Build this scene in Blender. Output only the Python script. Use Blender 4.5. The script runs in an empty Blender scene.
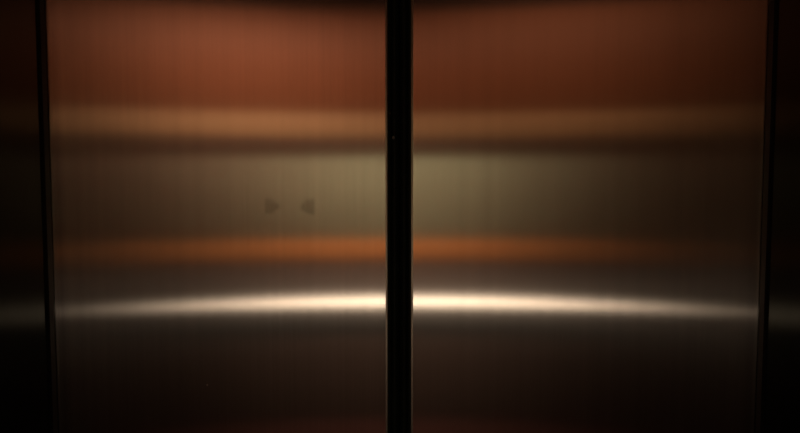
import bpy, bmesh, math
from mathutils import Vector, Matrix

sc = bpy.context.scene
COL = sc.collection

# ------------------------------------------------------------------ camera
CAM_Y, CAM_Z, F_PX = -0.956, 1.400, 650.0
cd = bpy.data.cameras.new('camera'); cam = bpy.data.objects.new('camera', cd); COL.objects.link(cam)
cd.sensor_width = 36.0; cd.sensor_fit = 'HORIZONTAL'; cd.lens = F_PX / 800.0 * 36.0
cd.clip_start = 0.02
cam.location = (0.0, CAM_Y, CAM_Z)
cam.rotation_euler = (math.radians(90 - 3.37), 0, 0)
sc.camera = cam

# ------------------------------------------------------------------ world, exposure
w = bpy.data.worlds.new('world'); sc.world = w; w.use_nodes = True
w.node_tree.nodes['Background'].inputs[0].default_value = (0, 0, 0, 1)
w.node_tree.nodes['Background'].inputs[1].default_value = 0.0
vs = sc.view_settings
vs.view_transform = 'Standard'; vs.look = 'None'; vs.gamma = 1.0; vs.use_curve_mapping = False
vs.exposure = 0.0
sc.cycles.max_bounces = 8; sc.cycles.glossy_bounces = 5; sc.cycles.diffuse_bounces = 4
sc.cycles.sample_clamp_indirect = 6.0

# lamp powers: wall-washing ceiling spots (x, y, aim x, aim z, watts, cone degrees, blend, colour)
SPOTS = [
    (-0.64, -0.95, -0.66, 1.71, 60.0, 58, 0.9, (1.0, 0.78, 0.60)),
    (0.60, -0.95, 0.64, 1.82, 20.0, 66, 0.9, (1.0, 0.74, 0.52)),
    (-0.02, -0.95, -0.05, 1.00, 84.0, 37, 0.65, (1.0, 0.76, 0.56)),  # added middle spot, brightens the grey-green panel and the orange band
]
STRIP = (1.0, 0.76, 0.56); STRIP_E = 8.6  # glow of the added strip that imitates the rail's highlight

# ------------------------------------------------------------------ helpers
def nodes(name):
    m = bpy.data.materials.new(name); m.use_nodes = True
    nt = m.node_tree
    return m, nt, nt.nodes['Principled BSDF']

def mth(nt, op, a, b=None, c=None):
    n = nt.nodes.new('ShaderNodeMath'); n.operation = op
    for i, v in enumerate((a, b, c)):
        if v is None: continue
        if isinstance(v, (int, float)): n.inputs[i].default_value = v
        else: nt.links.new(v, n.inputs[i])
    return n.outputs[0]

def coords(nt, scale=(1, 1, 1)):
    g = nt.nodes.new('ShaderNodeNewGeometry')
    mp = nt.nodes.new('ShaderNodeMapping'); mp.inputs['Scale'].default_value = scale
    nt.links.new(g.outputs['Position'], mp.inputs['Vector'])
    return g, mp.outputs[0]

def noise(nt, vec, scale, detail=2.0, rough=0.5):
    n = nt.nodes.new('ShaderNodeTexNoise'); n.inputs['Scale'].default_value = scale
    n.inputs['Detail'].default_value = detail; n.inputs['Roughness'].default_value = rough
    nt.links.new(vec, n.inputs['Vector'])
    return n.outputs['Fac']

def ramp(nt, fac, stops):
    r = nt.nodes.new('ShaderNodeValToRGB'); nt.links.new(fac, r.inputs[0])
    el = r.color_ramp.elements
    while len(el) < len(stops): el.new(0.5)
    for e, (p, c) in zip(el, stops):
        e.position = p; e.color = (*c, 1)
    return r.outputs[0]

def lin(c, k): return tuple(v * k for v in c)

def wood(name, col, contrast=0.30, rough=0.5, axis='z', scale=1.0):
    m, nt, b = nodes(name)
    s = (60, 60, 3.0) if axis == 'z' else (3.0, 60, 60)
    g, v = coords(nt, tuple(k * scale for k in s))
    f = noise(nt, v, 1.0, 4.0, 0.6)
    c = ramp(nt, f, [(0.25, lin(col, 1 - contrast)), (0.75, lin(col, 1 + contrast))])
    nt.links.new(c, b.inputs['Base Color'])
    b.inputs['Roughness'].default_value = rough
    b.inputs['Specular IOR Level'].default_value = 0.25
    return m

def plain(name, col, rough=0.5, metal=0.0, var=0.12, scale=30, spec=0.3):
    m, nt, b = nodes(name)
    g, v = coords(nt)
    f = noise(nt, v, scale, 3.0)
    c = ramp(nt, f, [(0.3, lin(col, 1 - var)), (0.7, lin(col, 1 + var))])
    nt.links.new(c, b.inputs['Base Color'])
    b.inputs['Roughness'].default_value = rough; b.inputs['Metallic'].default_value = metal
    b.inputs['Specular IOR Level'].default_value = spec
    return m

def brushed(name, col, rough, aniso, smudge=False, streak=0.06):
    """vertically brushed steel: the hairlines run up the sheet, so reflections smear sideways"""
    m = bpy.data.materials.new(name); m.use_nodes = True
    nt = m.node_tree; nt.nodes.clear()
    out = nt.nodes.new('ShaderNodeOutputMaterial')
    gl = nt.nodes.new('ShaderNodeBsdfAnisotropic'); gl.distribution = 'BECKMANN'
    gl2 = nt.nodes.new('ShaderNodeBsdfAnisotropic'); gl2.distribution = 'GGX'
    ms = nt.nodes.new('ShaderNodeMixShader'); ms.inputs[0].default_value = 0.30
    nt.links.new(gl.outputs[0], ms.inputs[1]); nt.links.new(gl2.outputs[0], ms.inputs[2])
    nt.links.new(ms.outputs[0], out.inputs[0])
    g, v = coords(nt, (420, 1, 1.2))
    f = noise(nt, v, 1.0, 3.0, 0.6)
    g2, v2 = coords(nt, (60, 1, 0.8))
    f2 = noise(nt, v2, 1.0, 2.0, 0.5)
    f = mth(nt, 'ADD', mth(nt, 'MULTIPLY', f, 0.6), mth(nt, 'MULTIPLY', f2, 0.4))
    c = ramp(nt, f, [(0.3, lin(col, 1 - streak)), (0.7, lin(col, 1 + streak))])
    if smudge:
        sp = nt.nodes.new('ShaderNodeSeparateXYZ'); nt.links.new(g.outputs['Position'], sp.inputs[0])
        nv = noise(nt, g.outputs['Position'], 90.0, 2.0)
        dx = mth(nt, 'ABSOLUTE', mth(nt, 'ADD', sp.outputs[0], 0.162))
        dz = mth(nt, 'ABSOLUTE', mth(nt, 'ADD', sp.outputs[2], -1.3588))
        # two opposed wedges (a greasy bow-tie mark) with ragged soft edges
        def smooth(x, a, b_):
            n = nt.nodes.new('ShaderNodeMapRange'); n.interpolation_type = 'SMOOTHSTEP'
            n.inputs['From Min'].default_value = a; n.inputs['From Max'].default_value = b_
            nt.links.new(x, n.inputs['Value']); return n.outputs[0]
        half = mth(nt, 'MULTIPLY_ADD', dx, 0.42, -0.001)
        e1 = smooth(mth(nt, 'SUBTRACT', half, mth(nt, 'ADD', dz, mth(nt, 'MULTIPLY_ADD', nv, 0.016, -0.008))), -0.002, 0.005)
        e2 = smooth(dx, 0.010, 0.019)
        e3 = smooth(mth(nt, 'MULTIPLY', dx, -1.0), -0.039, -0.034)
        mk = mth(nt, 'MULTIPLY', mth(nt, 'MULTIPLY', e1, e2), mth(nt, 'MULTIPLY', e3, 0.28))
        mx = nt.nodes.new('ShaderNodeMix'); mx.data_type = 'RGBA'
        nt.links.new(mk, mx.inputs[0]); nt.links.new(c, mx.inputs[6]); mx.inputs[7].default_value = (0.03, 0.02, 0.012, 1)
        c = mx.outputs[2]
    nt.links.new(c, gl.inputs['Color'])
    r = mth(nt, 'MULTIPLY_ADD', f, 0.02, rough - 0.01)
    nt.links.new(r, gl.inputs['Roughness'])
    gl.inputs['Anisotropy'].default_value = aniso
    gl.inputs['Rotation'].default_value = 0.25
    tg = nt.nodes.new('ShaderNodeTangent'); tg.direction_type = 'RADIAL'; tg.axis = 'Z'
    nt.links.new(tg.outputs[0], gl.inputs['Tangent'])
    nt.links.new(tg.outputs[0], gl2.inputs['Tangent']); nt.links.new(c, gl2.inputs['Color'])
    gl2.inputs['Roughness'].default_value = rough + 0.05; gl2.inputs['Anisotropy'].default_value = aniso - 0.16
    gl2.inputs['Rotation'].default_value = 0.25
    return m

def emit(name, col, e):
    m = bpy.data.materials.new(name); m.use_nodes = True
    nt = m.node_tree; nt.nodes.clear()
    out = nt.nodes.new('ShaderNodeOutputMaterial'); em = nt.nodes.new('ShaderNodeEmission')
    em.inputs[0].default_value = (*col, 1); em.inputs[1].default_value = e
    nt.links.new(em.outputs[0], out.inputs[0])
    return m

class MB:
    def __init__(self): self.bm = bmesh.new()
    def box(self, x0, x1, y0, y1, z0, z1, bev=0.0, seg=2):
        r = bmesh.ops.create_cube(self.bm, size=1.0)
        vs_ = r['verts']
        bmesh.ops.scale(self.bm, vec=(x1 - x0, y1 - y0, z1 - z0), verts=vs_)
        bmesh.ops.translate(self.bm, vec=((x0 + x1) / 2, (y0 + y1) / 2, (z0 + z1) / 2), verts=vs_)
        if bev:
            ed = list({e for v in vs_ for e in v.link_edges})
            bmesh.ops.bevel(self.bm, geom=ed, offset=bev, segments=seg, profile=0.5, affect='EDGES')
        return self
    def cyl(self, a, b, r, seg=24, r2=None):
        a, b = Vector(a), Vector(b); d = b - a
        rot = d.to_track_quat('Z', 'Y').to_matrix().to_4x4()
        bmesh.ops.create_cone(self.bm, cap_ends=True, segments=seg, radius1=r, radius2=r if r2 is None else r2,
                              depth=d.length, matrix=Matrix.Translation((a + b) / 2) @ rot)
        return self
    def ring(self, c, r0, r1, z0, z1, seg=32):
        vv = []
        for k in range(seg):
            t = 2 * math.pi * k / seg; cx, sx = math.cos(t), math.sin(t)
            vv.append([self.bm.verts.new((c[0] + r * cx, c[1] + r * sx, z)) for r, z in ((r0, z0), (r1, z0), (r1, z1), (r0, z1))])
        for k in range(seg):
            A, B = vv[k], vv[(k + 1) % seg]
            for i in range(4):
                j = (i + 1) % 4
                self.bm.faces.new((A[i], B[i], B[j], A[j]))
        bmesh.ops.recalc_face_normals(self.bm, faces=self.bm.faces[:])
        return self
    def profile_z(self, pts, z0, z1):
        """closed xy outline extruded upward"""
        lo = [self.bm.verts.new((x, y, z0)) for x, y in pts]; hi = [self.bm.verts.new((x, y, z1)) for x, y in pts]
        n = len(pts)
        for i in range(n):
            j = (i + 1) % n
            self.bm.faces.new((lo[i], lo[j], hi[j], hi[i]))
        self.bm.faces.new(hi); self.bm.faces.new(lo[::-1])
        bmesh.ops.recalc_face_normals(self.bm, faces=self.bm.faces[:])
        return self
    def build(self, name, mat, parent=None, smooth=True):
        me = bpy.data.meshes.new(name); self.bm.to_mesh(me); self.bm.free()
        if smooth:
            me.polygons.foreach_set('use_smooth', [True] * len(me.polygons))
            me.set_sharp_from_angle(angle=math.radians(35))
        me.materials.append(mat)
        o = bpy.data.objects.new(name, me); COL.objects.link(o)
        if parent is not None:
            o.parent = parent
            o.matrix_parent_inverse = Matrix.Translation(-Vector(parent.location))
        return o

def thing(name, loc, label, cat, group=None):
    o = bpy.data.objects.new(name, None); COL.objects.link(o)
    o.location = loc; o.empty_display_size = 0.1
    o['label'] = label; o['category'] = cat; o['kind'] = 'thing'
    if group: o['group'] = group
    return o

def struct(o): o['kind'] = 'structure'; return o

# ------------------------------------------------------------------ materials
M_door = brushed('brushed_steel_smudged', (0.80, 0.76, 0.70), 0.192, 0.783, smudge=True, streak=0.10)
M_door2 = brushed('brushed_steel', (0.80, 0.76, 0.70), 0.192, 0.783, streak=0.08)
M_return = brushed('dark_bronze_sheet', (0.085, 0.085, 0.072), 0.25, 0.80, streak=0.05)
M_lip = plain('worn_steel_edge', (0.32, 0.30, 0.26), 0.34, 1.0, 0.1, 60)
M_rubber = plain('black_rubber', (0.008, 0.016, 0.010), 0.55, 0.0, 0.2, 40, 0.2)
M_black = plain('black_edge', (0.004, 0.004, 0.004), 0.8, 0.0, 0.2, 40, 0.1)
M_screw = plain('screw_steel', (0.10, 0.10, 0.105), 0.4, 0.7, 0.1, 200)
M_wood = wood('red_brown_wood', (0.36, 0.112, 0.052))
M_tan = wood('tan_wood', (0.74, 0.39, 0.20), axis='x')
M_brown = wood('dark_brown_wood', (0.23, 0.115, 0.08))
M_strip_wood = wood('dark_strip_wood', (0.125, 0.06, 0.042))
M_orange = wood('orange_wood', (0.85, 0.33, 0.12), axis='x')
M_grey = plain('grey_green_standin', (0.64, 0.80, 0.56), 0.55, 0.0, 0.08, 12)
M_dark = wood('blackish_wood', (0.165, 0.113, 0.098))
M_frieze = plain('frieze_black_paint', (0.02, 0.014, 0.012), 0.7)
M_jamb = plain('jamb_bronze', (0.035, 0.031, 0.026), 0.5, 0.6)
M_side = wood('side_wood', (0.03, 0.017, 0.011))
M_kick = plain('red_brown_kick_plate', (0.16, 0.068, 0.06), 0.5)
M_ceil = plain('ceiling_dark_paint', (0.05, 0.045, 0.04), 0.7)
M_floor = plain('dark_stone', (0.05, 0.04, 0.034), 0.45, 0.0, 0.3, 14)
M_steel = plain('rail_steel', (0.5, 0.46, 0.42), 0.28, 1.0)
M_strip = emit('rail_glint', STRIP, STRIP_E)
M_lamp = emit('lamp_lens', (1.0, 0.75, 0.5), 3.0)

# ------------------------------------------------------------------ the car shell
W, H, YB = 0.74, 2.30, -1.63      # half width, height, back wall
ZO = 2.10                          # door opening height
XL, XR, YR = -0.5136, 0.5336, -0.026  # return panel edges and their front plane
struct(MB().box(-W - .1, W + .1, YB - .1, 0.14, -0.05, 0).build('floor', M_floor))
struct(MB().box(-W - .1, W + .1, YB - .1, 0.14, H, H + .05).build('ceiling', M_ceil))
struct(MB().box(-W - .06, -W, YB - .06, YR, 0, H).build('wall_left', M_side))
struct(MB().box(W, W + .06, YB - .06, YR, 0, H).build('wall_right', M_side))
wb = struct(MB().box(-W, W, YB - .06, YB - .012, 0, H).build('wall_back', M_dark))
def wpart(name, x0, x1, z0, z1, m, t=0.012, lab=None):
    o = MB().box(x0, x1, YB - .012, YB - .012 + t, z0, z1, 0.002).build(name, m, wb)
    return o
wpart('upper_panel', -W, W, 1.6640, 2.0740, M_wood)
wpart('frieze', -W, W, 2.0780, H, M_frieze, 0.006)
wpart('wall_rail', -W, W, 1.5650, 1.6600, M_tan, 0.018)
wpart('middle_panel', -W, -0.18, 1.1596, 1.4879, M_brown)
wpart('middle_panel', 0.062, W, 1.1596, 1.4879, M_brown)
wpart('standin_panel', -0.178, 0.060, 1.1596, 1.4879, M_grey)  # added panel in place of the reflected person behind the camera
wpart('top_strip', -W, W, 1.4913, 1.5591, M_strip_wood)
wpart('wall_rail', -W, W, 1.0727, 1.1552, M_orange, 0.018)
wpart('lower_panel', -W, W, 0.4169, 1.0684, M_dark)
wpart('kick_plate', -W, W, 0.0, 0.4126, M_kick, 0.016)

def return_wall(name, x0, x1, xi):
    o = struct(MB().box(x0, x1, YR, 0.0 - 0.002 - 0.0, 0, H, 0.0).build(name, M_return))
    # black strip on the side facing the doorway: the shadow gap as colour
    s = 1 if xi < 0 else -1
    MB().box(min(xi, xi + s * .0012), max(xi, xi + s * .0012), YR + .0005, YR + .0105, 0, ZO).build('shadow_strip', M_black, o)
    MB().box(min(xi, xi + s * .0010), max(xi, xi + s * .0010), YR + .0107, -0.0025, 0, ZO).build('edge_lining', M_jamb, o)
    return o
return_wall('wall_front_left', -W - .06, XL, XL)
return_wall('wall_front_right', XR, W + .06, XR)
struct(MB().box(XL, XR, YR, -0.002, ZO, H).build('wall_front_top', M_return))
struct(MB().box(-W, W, 0.10, 0.14, 0, H).build('wall_shaft', M_black))
struct(MB().box(XL, XR, -0.018, 0.045, 0, 0.004).build('trim_1', M_steel))

# ------------------------------------------------------------------ the two sliding door leaves
GX = -0.0010                       # where the seals meet
def door(side, label, mat):
    s = -1 if side == 'L' else 1
    xin = GX + s * 0.0170          # steel edge beside the seal
    xout = (XL - 0.06) if s < 0 else (XR + 0.06)
    t = thing('elevator_door', ((xin + xout) / 2, 0.018, 0.006), label, 'elevator door', 'pair of elevator doors')
    z0, z1 = 0.006, ZO + 0.03
    a, b = sorted((xin + s * 0.0034, xout))
    MB().box(a, b, 0.0, 0.036, z0, z1).build('panel', mat, t)
    # rounded steel lip along the closing edge
    r = 0.0010; pts = []
    for k in range(9):
        th = math.pi / 2 * k / 8
        pts.append((xin + s * (r - r * math.sin(th)), 0.0002 + r - r * math.cos(th)))
    # (front of lip to the seal side)
    pts += [(xin, 0.036), (xin + s * 0.0034, 0.036), (xin + s * 0.0034, 0.0002)]
    MB().profile_z(pts, z0, z1).build('edge_lip', M_lip, t)
    # hollow black rubber buffer: a bulged outer bead and a recessed web
    g = 0.0006
    x_a, x_b = xin - s * 0.0002, GX + s * g
    wdt = abs(x_a - x_b); yb = 0.006
    out = []
    for k in range(13):
        u = k / 12
        x = x_a - s * wdt * u
        y = yb + 0.004 * (0 if u < 0.2 else 1) - 0.005 * math.sin(math.pi * max(0, (u - 0.2) / 0.8)) * (1 if u > 0.2 else 0)
        out.append((x, y))
    out += [(x_b, 0.034), (x_a, 0.034)]
    sl = MB().profile_z(out, z0, z1).build('rubber_seal', M_rubber, t)
    return t, sl
dL, sL = door('L', 'left sliding elevator door of brushed steel with a faint dark bow-tie smudge', M_door)
dR, sR = door('R', 'right sliding elevator door of brushed steel, unmarked, its reflections dimmer', M_door2)
# two small screw heads in the left seal, a paint speck low on the left leaf
def px(x, y): return (x - 400) / 680.0, CAM_Z + (178.0 - y) / 680.0
for (x, y, r) in ((393.5, 137.5, 0.0022), (390, 113, 0.0012)):
    X, Z = px(x, y)
    MB().cyl((X, 0.0105, Z), (X, 0.0035, Z), r, 16).build('screw', M_screw, sL)
X, Z = px(204, 388)
p = [c for c in dL.children if c.name.startswith('panel')][0]
o = MB().cyl((X, 0.0004, Z), (X, -0.0006, Z), 0.0013, 12, 0.0008).build('paint_speck', plain('pale_speck', (0.5, 0.48, 0.45), 0.6), dL)

# ------------------------------------------------------------------ handrail on the back wall, an added glowing strip imitates its highlight
RZ, RY = 0.913, -1.575
hr = thing('handrail', (0, YB, RZ), 'steel handrail along the dark back wall, with an added glowing strip imitating its highlight', 'handrail')
MB().box(-0.70, 0.70, RY - .018, RY, RZ - .030, RZ + .030, 0.006).build('rail_bar', M_steel, hr)
MB().box(-0.49, 0.57, RY - .002, RY + .003, RZ - .0075, RZ + .0075, 0.001).build('glint_strip', M_strip, hr)
for x in (-0.6, 0, 0.6):
    MB().cyl((x, YB, RZ), (x, RY - .016, RZ), 0.012).build('bracket', M_steel, hr)

# ------------------------------------------------------------------ ceiling downlights washing the back wall, the middle one added to brighten it
for i, (x, y, ax, az, watt, cone, bl, colr) in enumerate(SPOTS):
    lab = ('bright ceiling downlight at the left, washing the upper back wall', 'weak ceiling downlight at the right, washing the upper back wall',
           'added unseen middle downlight, narrow beam brightening the grey-green stand-in panel')[i]
    t = thing('ceiling_downlight', (x, y, H), lab, 'downlight', 'ceiling downlights')
    MB().ring((x, y), 0.040, 0.058, H - 0.008, H).build('trim_ring', M_steel, t)
    ld = bpy.data.lights.new('downlight_lamp', 'SPOT'); ld.energy = watt; ld.color = colr
    ld.spot_size = math.radians(cone); ld.spot_blend = bl; ld.shadow_soft_size = 0.02
    lo = bpy.data.objects.new('lamp', ld); COL.objects.link(lo)
    lo.parent = t; lo.location = (0, 0, -0.03)
    d = Vector((ax, YB, az)) - Vector((x, y, H - 0.03))
    lo.rotation_euler = d.to_track_quat('-Z', 'Y').to_euler()
